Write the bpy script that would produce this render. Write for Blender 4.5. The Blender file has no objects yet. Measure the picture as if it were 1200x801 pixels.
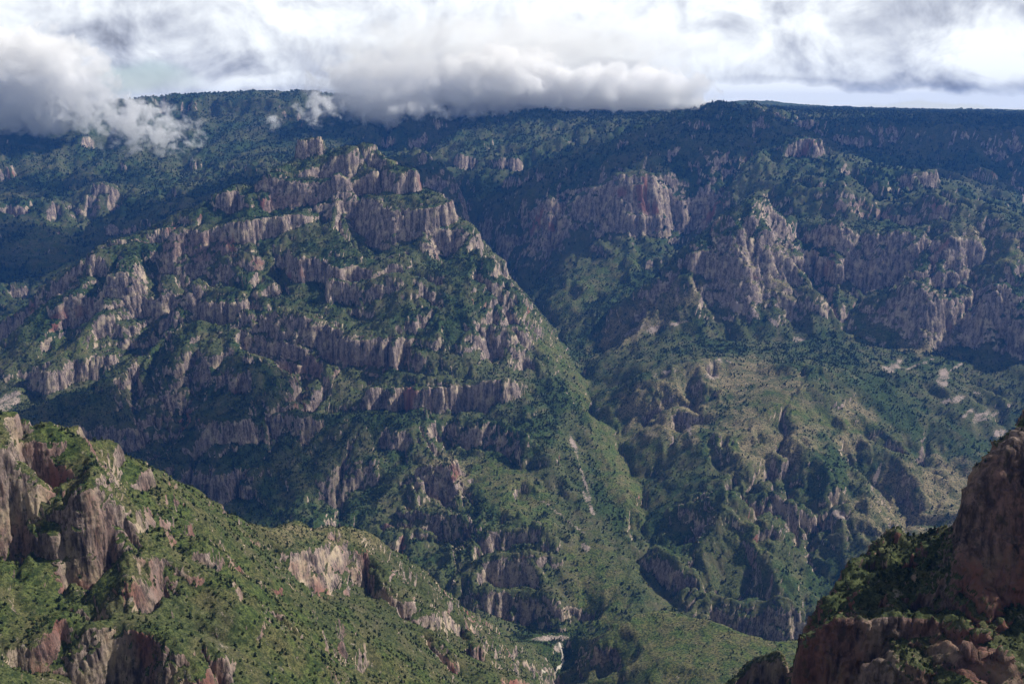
import bpy, math, random, time
import numpy as np
T0 = time.time()
F = np.float32
rad = math.radians
D = bpy.data
scene = bpy.context.scene

# ------------------------------------------------------------------ camera
ZC = 1500.0                       # eye height above the river
PITCH = rad(13.2)
FPX = 1153.0                      # focal length in pixels of a 1200 wide frame
cam = D.objects.new("camera", D.cameras.new("camera"))
scene.collection.objects.link(cam)
scene.camera = cam
cam.location = (0, 0, ZC)
cam.rotation_euler = (math.pi / 2 - PITCH, 0, 0)
cam.data.sensor_width = 36
cam.data.lens = 36 * FPX / 1200
cam.data.clip_start = 1
cam.data.clip_end = 120000

# ------------------------------------------------------------------ sun and sky
SUN_EL, SUN_AZ = 44.0, 72.0      # azimuth clockwise from the view direction (+Y)
sun = D.objects.new("sun", D.lights.new("sun", 'SUN'))
scene.collection.objects.link(sun)
sun.data.energy = 5.0
sun.data.angle = rad(0.5)
sun.data.color = (1.0, 0.95, 0.87)
sun.rotation_euler = (rad(90 - SUN_EL), 0, rad(180 - SUN_AZ))
sun.location = (3000, 0, 5000)

scene.view_settings.view_transform = 'Standard'
scene.view_settings.look = 'None'
scene.view_settings.exposure = 0.27
scene.view_settings.gamma = 1.0
scene.view_settings.use_curve_mapping = False
scene.render.engine = 'CYCLES'
cy = scene.cycles
cy.use_denoising = True
cy.max_bounces = 4
cy.diffuse_bounces = 2
cy.volume_bounces = 1
cy.transparent_max_bounces = 8
cy.use_adaptive_sampling = True
cy.adaptive_threshold = 0.02


class NT:
    """small helper to write node trees"""
    def __init__(s, tree):
        s.t = tree
        s.n = tree.nodes
        s.l = tree.links

    def node(s, kind, **kw):
        nd = s.n.new(kind)
        for k, v in kw.items():
            setattr(nd, k, v)
        return nd

    def put(s, sock, v):
        if v is None:
            return
        if hasattr(v, 'is_linked') or hasattr(v, 'links'):
            s.l.new(v, sock)
        else:
            sock.default_value = v

    def math(s, op, a, b=None, c=None, clamp=False):
        nd = s.node('ShaderNodeMath', operation=op, use_clamp=clamp)
        for i, v in enumerate((a, b, c)):
            s.put(nd.inputs[i], v)
        return nd.outputs[0]

    def vmath(s, op, a, b=None):
        nd = s.node('ShaderNodeVectorMath', operation=op)
        s.put(nd.inputs[0], a)
        if b is not None:
            s.put(nd.inputs[1], b)
        return nd.outputs[0]

    def noise(s, vec, scale=1.0, detail=4.0, rough=0.55, dist=0.0, lac=2.0):
        nd = s.node('ShaderNodeTexNoise')
        s.put(nd.inputs['Vector'], vec)
        nd.inputs['Scale'].default_value = scale
        nd.inputs['Detail'].default_value = detail
        nd.inputs['Roughness'].default_value = rough
        nd.inputs['Lacunarity'].default_value = lac
        nd.inputs['Distortion'].default_value = dist
        return nd.outputs['Fac']

    def ramp(s, fac, lo, hi, a=0.0, b=1.0, smooth=True):
        nd = s.node('ShaderNodeMapRange', interpolation_type='SMOOTHSTEP' if smooth else 'LINEAR')
        s.put(nd.inputs[0], fac)
        for i, v in zip((1, 2, 3, 4), (lo, hi, a, b)):
            s.put(nd.inputs[i], v)
        return nd.outputs[0]

    def mix(s, fac, a, b):
        nd = s.node('ShaderNodeMix', data_type='RGBA')
        s.put(nd.inputs[0], fac)
        s.put(nd.inputs[6], a if not isinstance(a, tuple) else (*a, 1.0)[:4])
        s.put(nd.inputs[7], b if not isinstance(b, tuple) else (*b, 1.0)[:4])
        return nd.outputs[2]


HAZE_DENSITY = 3.6e-5
HAZE_COLOUR = (0.06, 0.24, 0.78, 1)


# ---- world: physical sky behind a broken deck of rain-season cloud
world = D.worlds.new("World")
scene.world = world
world.use_nodes = True
world.node_tree.nodes.clear()
w = NT(world.node_tree)
WORLD_STRENGTH = 0.1
sky = w.node('ShaderNodeTexSky', sky_type='NISHITA', sun_disc=False)
sky.sun_elevation = rad(SUN_EL)
sky.sun_rotation = rad(SUN_AZ)
sky.altitude = 2200
tc = w.node('ShaderNodeTexCoord')
sep = w.node('ShaderNodeSeparateXYZ')
w.l.new(tc.outputs['Generated'], sep.inputs[0])
dx, dy, dz = sep.outputs
hor = w.math('MAXIMUM', w.math('SQRT', w.math('ADD', w.math('MULTIPLY', dx, dx), w.math('MULTIPLY', dy, dy))), 0.01)
bear = w.math('ARCTAN2', dx, dy)              # bearing and height over the horizon
rise = w.math('DIVIDE', dz, hor)
pl = w.vmath('MULTIPLY', tc.outputs['Generated'], (1, 1, 1.25))
warp = w.node('ShaderNodeTexNoise'); warp.inputs['Scale'].default_value = 9; warp.inputs['Detail'].default_value = 5
w.l.new(pl, warp.inputs['Vector'])
sw = w.node('ShaderNodeSeparateXYZ'); w.l.new(warp.outputs['Color'], sw.inputs[0])
bear_w = w.math('ADD', bear, w.math('MULTIPLY', w.math('SUBTRACT', sw.outputs[0], 0.5), 0.10))
rise_w = w.math('ADD', rise, w.math('MULTIPLY', w.math('SUBTRACT', sw.outputs[1], 0.5), 0.055))


def bank(px, py, rx, ry, val, hard=0.5):
    """one bank of cloud: where it lies (bearing, height), how wide, how much lighter or darker"""
    b0 = (400.5 - py) / FPX
    f0 = math.cos(PITCH) + b0 * math.sin(PITCH)
    bb = math.atan2((px - 600) / FPX, f0)
    vv = (-math.sin(PITCH) + b0 * math.cos(PITCH)) / math.hypot(f0, (px - 600) / FPX)
    u_ = w.math('DIVIDE', w.math('SUBTRACT', bear_w, bb), rx / FPX)
    v_ = w.math('DIVIDE', w.math('SUBTRACT', rise_w, vv), ry / FPX)
    d_ = w.math('SQRT', w.math('ADD', w.math('MULTIPLY', u_, u_), w.math('MULTIPLY', v_, v_)))
    return w.ramp(d_, 1.0 + hard, 1.0 - hard, 0.0, val)


puff = w.noise(pl, 15, 9, 0.58, 0.5)
light = w.noise(w.vmath('ADD', pl, (0.010, 0.0, 0.016)), 15, 9, 0.58, 0.5)
big = w.noise(pl, 4.0, 4, 0.5, 0.3)
relief = w.math('SUBTRACT', puff, light)
overhead = w.ramp(rise, 0.13, 0.42)
BANKS = [(150, 60, 130, 30, -0.20, .45), (230, 20, 120, 22, -0.10, .6), (45, 92, 62, 52, 0.20, .22), (165, 72, 14, 22, 0.12, .4), (400, 72, 110, 22, -0.13, .5),
         (330, 40, 90, 26, 0.10, .5), (520, 20, 200, 22, 0.06, .6), (640, 95, 110, 28, 0.12, .5), (480, 95, 40, 20, -0.10, .6), (820, 50, 70, 40, 0.14, .4),
         (715, 78, 40, 6, -0.28, .4), (1010, 60, 130, 34, -0.07, .6), (985, 96, 130, 7, -0.20, .5), (1160, 98, 60, 8, -0.16, .5), (1165, 52, 40, 38, 0.26, .22),
         (1140, 8, 90, 18, -0.20, .5), (1060, 113, 200, 11, 0.32, .4), (900, 108, 90, 11, 0.25, .5), (330, 100, 100, 8, 0.18, .5), (560, 105, 30, 12, 0.08, .5),
         (60, 10, 80, 16, 0.10, .5)]
billow = w.math('SUBTRACT', 1.0, w.math('ABSOLUTE', w.math('SUBTRACT', w.math('MULTIPLY', w.noise(w.vmath('ADD', pl, (3.1, 0.4, 0.2)), 17, 6, 0.52, 0.15), 2.0), 1.0)))
tone = w.math('ADD', 0.74, w.math('MULTIPLY', relief, 1.2))
tone = w.math('ADD', tone, w.math('MULTIPLY', w.math('SUBTRACT', billow, 0.7), 0.45))
tone = w.math('ADD', tone, w.math('MULTIPLY', w.math('SUBTRACT', big, 0.5), -0.55))
for bk in BANKS:
    tone = w.math('ADD', tone, bank(*bk))
tone = w.math('MULTIPLY', tone, w.ramp(overhead, 0.0, 1.0, 1.0, 0.26))
tone = w.math('MAXIMUM', tone, 0.10)
tone = w.math('MINIMUM', tone, 1.02)
blue = w.math('MAXIMUM', bank(150, 98, 55, 14, 0.75, .5), bank(1110, 122, 120, 5, 0.5, .5))
blue = w.math('MAXIMUM', blue, w.ramp(big, 0.66, 0.72, 0.0, 0.7))
cover = w.math('SUBTRACT', 1.0, blue)
tint = w.mix(w.ramp(tone, 0.35, 0.9), (0.86, 0.92, 1.08), (0.96, 1.0, 1.04))
cl = w.vmath('SCALE', tint)
cl.node.inputs['Scale'].default_value = 1.0
w.l.new(w.math('MULTIPLY', tone, 1.0 / WORLD_STRENGTH), cl.node.inputs['Scale'])
colour = w.mix(cover, sky.outputs[0], cl)
bg = w.node('ShaderNodeBackground')
bg.inputs['Strength'].default_value = WORLD_STRENGTH
w.l.new(colour, bg.inputs['Color'])
wo = w.node('ShaderNodeOutputWorld')
w.l.new(bg.outputs[0], wo.inputs['Surface'])

# ------------------------------------------------------------------ numeric noise
rng = np.random.default_rng(11)
PERM = rng.permutation(256).astype(np.int32)
PERM2 = np.concatenate([PERM, PERM])
ANG = rng.random(256) * 2 * np.pi
GX, GY = np.cos(ANG).astype(F), np.sin(ANG).astype(F)
G3 = rng.normal(size=(256, 3)); G3 /= np.linalg.norm(G3, axis=1)[:, None]; G3 = G3.astype(F)
RND = rng.random((4, 256)).astype(F)


def perlin(x, y, seed=0):
    x = x + F(seed * 17.31); y = y + F(seed * 9.73)
    xi = np.floor(x); yi = np.floor(y)
    fx = x - xi; fy = y - yi
    xi = xi.astype(np.int32) & 255; yi = yi.astype(np.int32) & 255
    u = fx * fx * fx * (fx * (fx * 6 - 15) + 10); v = fy * fy * fy * (fy * (fy * 6 - 15) + 10)
    a = PERM2[xi]; b = PERM2[(xi + 1) & 255]
    y1 = (yi + 1) & 255
    i00 = PERM2[a + yi]; i10 = PERM2[b + yi]; i01 = PERM2[a + y1]; i11 = PERM2[b + y1]
    n00 = GX[i00] * fx + GY[i00] * fy
    n10 = GX[i10] * (fx - 1) + GY[i10] * fy
    n01 = GX[i01] * fx + GY[i01] * (fy - 1)
    n11 = GX[i11] * (fx - 1) + GY[i11] * (fy - 1)
    n0 = n00 + u * (n10 - n00); n1 = n01 + u * (n11 - n01)
    return (n0 + v * (n1 - n0)) * F(1.5)


def fbm(x, y, lam, octaves, gain=0.5, seed=0):
    s = 0; a = 1.0; t = 0
    for k in range(octaves):
        s = s + F(a) * perlin(x / F(lam), y / F(lam), seed + k)
        t += a; a *= gain; lam *= 0.5
    return s / F(t)


def perlin3(x, y, z, seed=0):
    x = x + F(seed * 7.1); y = y + F(seed * 3.7); z = z + F(seed * 5.3)
    xi = np.floor(x); yi = np.floor(y); zi = np.floor(z)
    fx = x - xi; fy = y - yi; fz = z - zi
    xi = xi.astype(np.int32) & 255; yi = yi.astype(np.int32) & 255; zi = zi.astype(np.int32) & 255
    u = fx * fx * (3 - 2 * fx); v = fy * fy * (3 - 2 * fy); t = fz * fz * (3 - 2 * fz)
    r = 0
    for i in (0, 1):
        pa = PERM2[(xi + i) & 255]; wx = u if i else 1 - u
        for j in (0, 1):
            pb = PERM2[(pa + yi + j) & 255]; wy = wx * (v if j else 1 - v)
            for k in (0, 1):
                g = G3[PERM2[(pb + zi + k) & 255]]
                r = r + wy * (t if k else 1 - t) * (g[:, 0] * (fx - i) + g[:, 1] * (fy - j) + g[:, 2] * (fz - k))
    return r * F(1.5)


def smooth(a, b, x):
    t = np.clip((x - a) / (b - a), 0, 1)
    return t * t * (3 - 2 * t)


def gullies(x, y, sx, sy, lam, seed):
    """stripes that run down the slope (sx, sy = unit vector along the contour), -1..1"""
    px, py = x / F(lam), y / F(lam)
    ix = np.floor(px); iy = np.floor(py)
    fx = px - ix; fy = py - iy
    ix = ix.astype(np.int32); iy = iy.astype(np.int32)
    s = np.zeros_like(px); wt = np.full_like(px, 1e-4)
    for i in (-1, 0, 1):
        for j in (-1, 0, 1):
            h = PERM2[(PERM2[(ix + i + seed * 31) & 255] + iy + j) & 255]
            ddx = fx - i - RND[0][h]; ddy = fy - j - RND[1][h]
            d2 = ddx * ddx + ddy * ddy
            wgt = np.exp(-2.6 * d2)
            ph = (ddx * sx + ddy * sy) * F(2 * np.pi * 0.95) + RND[2][h] * F(1.6)
            s += wgt * np.cos(ph); wt += wgt
    return s / wt


# ------------------------------------------------------------------ survey of the canyon
SN, CS = math.sin(PITCH), math.cos(PITCH)


def P(px, py, Y):
    """ground point seen at (px, py) of the 1200x801 photograph when it lies Y metres ahead"""
    a = (px - 600) / FPX; b = -(py - 400.5) / FPX
    t = Y / (CS + b * SN)
    return (t * a, Y, ZC + t * (-SN + b * CS))


LINES = []


def L(*pts):
    LINES.append([P(*p) for p in pts])


def W(*pts):
    LINES.append([tuple(map(float, p)) for p in pts])


def cliff(*pts, back=0.30):
    """top and foot of a cliff: (px, py_top, py_foot, Y)"""
    top = [P(a, b, Y) for a, b, c, Y in pts]
    foot = []
    for (a, b, c, Y), tp in zip(pts, top):
        Yf = Y
        for _ in range(4):
            hgt = max(tp[2] - P(a, c, Yf)[2], 1)
            Yf = Y - max(back * hgt, 0.006 * Y)
        foot.append(P(a, c, Yf))
    LINES.append(top); LINES.append(foot)


# river and side valleys
L((650, 745, 2640), (672, 752, 2560), (655, 772, 2480), (649, 805, 2380))
W((-4500, 2300, 60), (-2600, 2500, 40), (-1500, 2700, 25), (-800, 2780, 5), (-250, 2720, -5), (40, 2680, -15))
W((125, 2650, -17), (350, 2620, -22), (560, 2560, -25), (800, 2480, -30), (1200, 2300, -40), (2200, 1900, -60), (4000, 1500, -80))
W((116, 2380, -12), (150, 2150, 0), (160, 1900, 20), (140, 1600, 60), (110, 1250, 160))
L((742, 705, 2740), (756, 640, 3040), (756, 600, 3220), (735, 540, 3600), (702, 480, 4020), (674, 430, 4480), (642, 380, 5200), (604, 337, 5800), (566, 302, 6450), (550, 265, 6900), (541, 230, 7400))
L((690, 742, 2650), (742, 705, 2740))

# foreground ridge on the left
L((-260, 455, 820), (-100, 470, 930), (0, 487, 1000), (60, 500, 1040), (120, 527, 1100), (180, 560, 1200), (240, 592, 1340), (300, 616, 1480), (360, 620, 1640), (425, 628, 1760), (470, 662, 1900), (520, 700, 2050), (580, 742, 2220), (630, 778, 2380))
# its far side falls to the river
W((-1100, 1300, 850), (-700, 1900, 420), (-300, 2350, 160))
CREST = np.array(LINES[-2])[2:]
CD = CREST[-1, :2] - CREST[0, :2]; CD = CD / np.linalg.norm(CD)
CS_ = (CREST[:, :2] - CREST[0, :2]) @ CD                                # distance along the crest
CO_ = (CREST[:, :2] - CREST[0, :2]) @ np.array([CD[1], -CD[0]])         # sideways bow of the crest


def on_face(px, py, m=0.66):
    """how far ahead the sight line through (px, py) meets the right-hand slope of the ridge"""
    for Y in np.arange(300.0, 2600.0, 2.0):
        p = np.array(P(px, py, Y))
        q = p[:2] - CREST[0, :2]
        s_ = q @ CD
        d_ = q @ np.array([CD[1], -CD[0]]) - np.interp(s_, CS_, CO_)
        zc = np.interp(s_, CS_, CREST[:, 2]) + (min(s_, 0) * -0.25)
        if d_ < 0 or p[2] <= zc - m * d_:
            return Y
    return 2400.0


def face(*pts, m=0.66):
    L(*[(a_, b_, on_face(a_, b_, m)) for a_, b_ in pts])


def face_cliff(*pts, m=0.66, back=0.3, push=0):
    cliff(*[(a_, b_, c_, on_face(a_, b_, m) - push) for a_, b_, c_ in pts], back=back)


# pillars and buttress at its left end
cliff((-60, 545, 670, 925), (-20, 530, 665, 935), (14, 540, 668, 945), (34, 545, 655, 950), back=0.20)
cliff((46, 552, 650, 1012), (62, 556, 655, 1018), (76, 560, 668, 1008), back=0.10)
cliff((92, 562, 690, 948), (108, 560, 700, 945), (126, 588, 705, 950), (136, 604, 700, 965), back=0.20)
L((106, 560, 950), (108, 540, 1005), (112, 522, 1075)); L((124, 590, 955), (140, 565, 1060), (150, 545, 1140))
L((14, 540, 948), (12, 512, 980), (8, 489, 1004)); L((-40, 537, 930), (-40, 500, 970))
face_cliff((156, 600, 628), (180, 597, 630), (206, 603, 632))
face_cliff((150, 668, 700), (175, 672, 702), (200, 655, 700))
L((20, 720, 850), (75, 715, 870), (110, 735, 870))
cliff((100, 735, 830, 830), (128, 728, 830, 840), (160, 742, 830, 830), (190, 752, 830, 820), back=0.25)
cliff((20, 765, 800, 800), (50, 745, 790, 815), (78, 718, 762, 840), back=0.3)
L((0, 850, 700), (100, 850, 720))
face((200, 850), (300, 850), (400, 850), (520, 850), (600, 850))
face((150, 640), (250, 680), (330, 720), (420, 765), (520, 800))
face((230, 640), (300, 670)); face((240, 760), (340, 790)); face((260, 720), (300, 735))
face((620, 801), (590, 801), (560, 801))
face_cliff((318, 652, 684), (345, 650, 690), (375, 655, 692), (400, 648, 690), (432, 658, 698), (446, 686, 708), back=0.35)
face_cliff((452, 690, 712), (480, 712, 735), (510, 722, 750), (545, 730, 752), (556, 752, 790), back=0.35)
face_cliff((320, 712, 738), (345, 735, 756))
face_cliff((222, 640, 660), (240, 650, 672)); face_cliff((262, 655, 672), (285, 662, 676)); face_cliff((296, 698, 720), (312, 706, 728)); face_cliff((240, 760, 790), (262, 775, 801))
face_cliff((498, 742, 765), (520, 760, 790), (535, 775, 805)); face_cliff((400, 765, 785), (432, 770, 790)); face_cliff((205, 760, 800), (225, 775, 815))
# ground under and beside the viewpoint
W((-260, -40, 1490), (0, -40, 1492), (260, -40, 1490))
W((-90, 60, 1400), (0, 60, 1400), (90, 60, 1400))
W((-160, 120, 1300), (0, 120, 1300), (110, 120, 1300))
W((-250, 200, 1180), (0, 200, 1150), (130, 200, 1200))
W((-300, 450, 950), (-50, 450, 900), (130, 450, 960))
W((-420, 600, 1000), (-50, 800, 760), (150, 800, 760), (300, 800, 860))
W((-700, 500, 1150), (-1200, 600, 1350))

# crag and stepped cliff on the right
LINES.append([P(1137, 575, 522), P(1146, 552, 524), P(1166, 524, 528), P(1200, 512, 532), P(1300, 420, 545), P(1500, 330, 560)])
LINES.append([P(1144, 560, 560), P(1168, 526, 566), P(1200, 514, 572), P(1300, 430, 585), P(1500, 350, 600)])
LINES.append([P(1120, 662, 508), P(1120, 650, 535), P(1119, 640, 570), P(1119, 628, 604)])
LINES.append([P(1128, 640, 514), P(1130, 660, 510), P(1150, 676, 507), P(1175, 697, 504), P(1200, 713, 502), P(1300, 770, 492)])
W((300, 600, 1215), (380, 640, 1210), (480, 640, 1230))
L((1122, 622, 600), (1075, 620, 610), (1040, 624, 605), (1022, 634, 595), (1000, 662, 572), (975, 688, 552), (952, 708, 532))
cliff((1018, 646, 656, 575), (1045, 648, 662, 572), (1075, 655, 664, 574), back=0.3)
L((1110, 672, 540), (1060, 680, 540), (1010, 695, 528))
cliff((944, 728, 860, 505), (965, 722, 850, 500), (990, 722, 850, 496), (1012, 735, 850, 490), back=0.18)
cliff((1042, 690, 702, 520), (1070, 690, 712, 516), (1092, 700, 720, 510), back=0.25)
cliff((1022, 722, 750, 492), (1060, 722, 742, 492), (1100, 728, 746, 488), (1128, 735, 750, 480), back=0.2)
cliff((1012, 758, 860, 470), (1050, 762, 860, 466), (1085, 775, 860, 460), back=0.2)
cliff((1135, 742, 775, 462), (1165, 758, 790, 458), (1200, 770, 800, 452), (1280, 800, 840, 440), back=0.2)
cliff((1120, 790, 860, 440), (1160, 800, 870, 436), (1210, 815, 880, 430), back=0.2)
W((120, 520, 1040), (150, 560, 1020), (170, 640, 960), (260, 760, 900), (430, 800, 960), (700, 800, 1100))
W((150, 430, 1080), (200, 380, 1120), (300, 340, 1160))
W((520, 420, 1260), (700, 300, 1400))
# bushy spur below it
L((928, 745, 800), (905, 756, 830), (880, 765, 850), (850, 788, 830), (826, 812, 800))
W((210, 900, 820), (330, 1000, 760), (500, 1000, 820))
# rounded green hill by the river
L((700, 762, 2330), (712, 738, 2370), (745, 722, 2400), (780, 716, 2410), (815, 722, 2370), (850, 738, 2300), (885, 750, 2250), (930, 756, 2220), (1000, 760, 2200), (1100, 740, 2250))
L((690, 801, 2220), (735, 790, 2200), (790, 775, 2170), (860, 790, 2100), (930, 790, 2080))
cliff((698, 762, 788, 2330), (712, 758, 790, 2325), (724, 768, 786, 2310), back=0.3)
W((200, 1800, 120), (400, 1800, 160), (600, 1800, 250), (700, 1500, 420), (900, 1300, 700))

# the great central mountain
L((340, 180, 5320), (365, 172, 5340), (392, 169, 5340), (415, 174, 5300), (432, 184, 5230))
cliff((336, 184, 205, 5270), (360, 186, 210, 5250), (385, 188, 213, 5240), (405, 192, 218, 5230), (424, 196, 222, 5220), back=0.5)
L((432, 184, 5230), (462, 205, 5120), (500, 235, 5010), (530, 258, 4960), (556, 284, 4900))
L((345, 180, 5300), (322, 205, 5200), (300, 226, 5120), (262, 240, 5050), (215, 263, 4960), (160, 288, 4850), (110, 310, 4760), (70, 338, 4690), (40, 370, 4600), (15, 400, 4480), (-60, 440, 4300), (-200, 470, 4100))
cliff((304, 222, 248, 5080), (325, 222, 255, 5040), (350, 218, 256, 5030), (380, 222, 262, 5020), (405, 226, 264, 5000), (425, 235, 262, 4990), back=0.4)
cliff((432, 240, 280, 4930), (444, 252, 298, 4860), (470, 256, 297, 4850), (500, 260, 303, 4840), (530, 268, 303, 4840), (553, 282, 300, 4850), back=0.25)
cliff((210, 282, 316, 4700), (240, 272, 306, 4720), (275, 268, 304, 4740), (305, 275, 302, 4760), back=0.4)
cliff((80, 338, 390, 4560), (110, 345, 392, 4530), (150, 330, 372, 4540), (190, 325, 362, 4540), (212, 330, 365, 4540), back=0.5)
cliff((262, 312, 340, 4600), (300, 316, 330, 4600), back=0.4)
cliff((320, 322, 345, 4560), (370, 320, 340, 4560), (420, 318, 338, 4580), (460, 320, 335, 4600), back=0.4)
cliff((414, 350, 380, 4400), (440, 338, 376, 4400), (470, 335, 350, 4430), (495, 338, 352, 4430), (505, 342, 372, 4420), back=0.4)
cliff((230, 340, 372, 4420), (262, 345, 380, 4400), (285, 352, 388, 4380), back=0.5)
cliff((290, 382, 402, 4220), (320, 375, 415, 4200), (350, 378, 424, 4180), (382, 395, 434, 4160), (400, 400, 446, 4120), (440, 408, 448, 4120), (455, 420, 446, 4130), back=0.35)
cliff((255, 425, 440, 4020), (285, 420, 440, 4010), (310, 428, 452, 3980), (328, 436, 452, 3970), back=0.4)
L((400, 447, 4060), (370, 475, 3900), (335, 505, 3750), (300, 545, 3560), (270, 580, 3420))
# gullies of the shaded face
L((445, 452, 4020), (435, 490, 3760), (405, 535, 3560), (395, 580, 3380), (395, 630, 3150))
L((250, 455, 3950), (225, 500, 3700), (215, 560, 3450), (205, 610, 3250))
L((330, 455, 3920), (300, 490, 3740), (262, 530, 3550), (248, 590, 3330))
L((170, 420, 4150), (140, 470, 3900), (120, 520, 3700))
# spurs of the shaded face
L((212, 400, 4250), (200, 450, 3980), (180, 500, 3760), (168, 560, 3520))
L((100, 430, 4180), (50, 445, 4150), (0, 458, 4120), (-80, 480, 4050))
cliff((190, 455, 470, 3980), (198, 470, 495, 3880), back=0.3)
cliff((330, 485, 510, 3700), (350, 490, 518, 3680), (362, 505, 522, 3680), back=0.3)
# pyramid spur in the middle
L((556, 300, 4780), (572, 318, 4640), (585, 340, 4500), (590, 355, 4440))
L((585, 340, 4500), (605, 372, 4380), (618, 395, 4320), (640, 432, 4100), (668, 470, 3880), (690, 505, 3700), (718, 560, 3380), (738, 620, 3080), (742, 680, 2840))
L((590, 355, 4440), (570, 375, 4330), (552, 405, 4180), (528, 425, 4080), (508, 452, 3960), (490, 478, 3820), (500, 500, 3720), (516, 528, 3580), (545, 520, 3600), (590, 530, 3540), (640, 560, 3370), (690, 610, 3120))
cliff((548, 402, 425, 4190), (565, 395, 428, 4200), (585, 385, 434, 4210), (605, 388, 432, 4230), (616, 395, 428, 4240), back=0.6)
cliff((505, 372, 400, 4280), (478, 400, 425, 4180), (462, 430, 456, 4060), (470, 448, 470, 3980), (490, 460, 478, 3930), back=0.4)
cliff((507, 442, 470, 3900), (530, 450, 472, 3880), (552, 462, 482, 3840), back=0.3)
cliff((545, 502, 520, 3610), (575, 500, 522, 3590), (600, 512, 540, 3520), (618, 532, 552, 3440), back=0.35)
L((516, 528, 3580), (500, 552, 3430), (488, 570, 3340), (486, 600, 3200), (470, 640, 3030), (440, 690, 2870))
cliff((492, 552, 592, 3380), (512, 545, 590, 3360), (530, 552, 590, 3340), back=0.4)
cliff((470, 600, 625, 3160), (500, 605, 628, 3130), (530, 612, 632, 3100), (550, 620, 634, 3080), back=0.3)
L((555, 600, 3160), (560, 640, 2990), (548, 690, 2820), (540, 730, 2740))
L((610, 560, 3330), (600, 600, 3120), (610, 640, 2960), (640, 660, 2890))
cliff((590, 618, 640, 3010), (615, 615, 645, 3000), (640, 620, 645, 2990), back=0.3)
cliff((570, 650, 690, 2860), (592, 648, 690, 2850), (612, 655, 685, 2850), (640, 640, 668, 2900), back=0.3)
cliff((566, 690, 725, 2780), (585, 688, 730, 2770), (620, 700, 735, 2760), (660, 715, 738, 2750), (700, 718, 736, 2750), back=0.3)
L((690, 520, 3620), (705, 560, 3360), (735, 580, 3270))
# hidden foot of the mountain
W((-2600, 2900, 250), (-1700, 3000, 150), (-1000, 3020, 120), (-500, 2900, 70))

# far side on the left
L((-300, 112, 10200), (-150, 118, 10000), (0, 128, 9800), (60, 130, 9600), (130, 122, 9400), (190, 112, 9700), (230, 110, 10000), (290, 107, 10200), (350, 106, 10200), (400, 111, 10000), (445, 117, 9700), (480, 128, 9400))
cliff((250, 122, 134, 9700), (340, 124, 138, 9600), (420, 130, 140, 9400), back=0.7)
L((480, 128, 9400), (540, 126, 9300), (600, 118, 9300), (650, 124, 9000), (700, 138, 8500), (750, 138, 8000), (800, 130, 7700), (850, 122, 7500))
L((541, 230, 7400), (500, 215, 7700), (470, 195, 8300), (450, 172, 8900))
L((500, 175, 7600), (470, 178, 7700), (440, 184, 7600), (420, 190, 7300))
L((440, 186, 6900), (500, 184, 7000), (530, 195, 6900), (545, 225, 6900))
L((440, 205, 6600), (420, 200, 6400))
L((330, 178, 7900), (300, 205, 7200), (240, 235, 6700), (180, 262, 6300), (120, 300, 5900), (85, 330, 5600), (30, 400, 5200), (-80, 440, 4900), (-400, 470, 4700))
L((0, 170, 8600), (20, 215, 7800), (50, 260, 7000), (72, 285, 6500), (60, 310, 6200), (90, 318, 6000))
L((110, 165, 8800), (125, 210, 7900), (150, 235, 7300), (175, 248, 7000))
L((60, 180, 8500), (80, 230, 7700), (100, 275, 6900), (112, 295, 6200))
L((200, 160, 9000), (215, 190, 8300), (230, 215, 7600))
L((-100, 180, 8200), (-60, 260, 6800), (-30, 330, 5900))
cliff((10, 235, 252, 7200), (40, 232, 250, 7300), (60, 240, 252, 7200), back=0.5)
cliff((100, 222, 250, 7400), (130, 218, 248, 7500), (150, 225, 246, 7400), back=0.5)

# right-hand wall
L((540, 150, 8700), (555, 190, 7900), (552, 240, 6900))
L((600, 160, 8300), (590, 200, 7500), (575, 250, 6600))
L((700, 140, 8300), (690, 170, 7500), (660, 200, 6700), (640, 222, 6200))
L((650, 150, 8400), (640, 185, 7500), (615, 225, 6800), (592, 262, 6200))
L((850, 122, 7500), (845, 150, 7000), (805, 158, 6600), (765, 180, 6350), (733, 202, 6150))
L((800, 140, 7300), (760, 165, 6900), (715, 195, 6500))
cliff((635, 216, 256, 6050), (655, 218, 258, 6020), (672, 224, 246, 6080), back=0.3)
cliff((676, 222, 270, 6050), (690, 222, 275, 6000), (712, 226, 276, 5980), back=0.3)
cliff((716, 212, 286, 5900), (728, 205, 290, 5900), (760, 206, 278, 5950), (790, 205, 262, 6020), (825, 208, 262, 6080), back=0.35)
L((728, 292, 5800), (700, 314, 5640), (676, 338, 5450), (658, 366, 5260))
L((840, 270, 5850), (800, 310, 5450), (765, 340, 5200), (725, 372, 4960), (690, 400, 4780))
L((670, 290, 6150), (642, 320, 5900), (627, 346, 5620))
# conical peak
L((884, 227, 5000), (866, 252, 4960), (842, 282, 4900), (800, 322, 4780), (762, 362, 4680), (738, 386, 4620))
L((884, 227, 5000), (905, 262, 4960), (925, 290, 4920), (945, 325, 4830), (972, 355, 4740), (986, 384, 4640))
L((884, 227, 5000), (893, 262, 4870), (882, 300, 4760), (880, 330, 4680), (880, 365, 4600))
cliff((838, 290, 330, 4830), (855, 275, 330, 4830), (880, 268, 330, 4800), (905, 275, 320, 4820), (930, 300, 345, 4800), back=0.45)
cliff((920, 345, 375, 4650), (950, 348, 378, 4650), (975, 355, 382, 4660), back=0.5)
L((885, 250, 5350), (884, 227, 5000))
L((740, 388, 4560), (780, 392, 4520), (860, 398, 4480), (930, 400, 4450), (985, 392, 4520), (1035, 405, 4420), (1085, 412, 4330), (1140, 415, 4330), (1185, 432, 4220), (1260, 445, 4100), (1400, 460, 3900))
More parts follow.
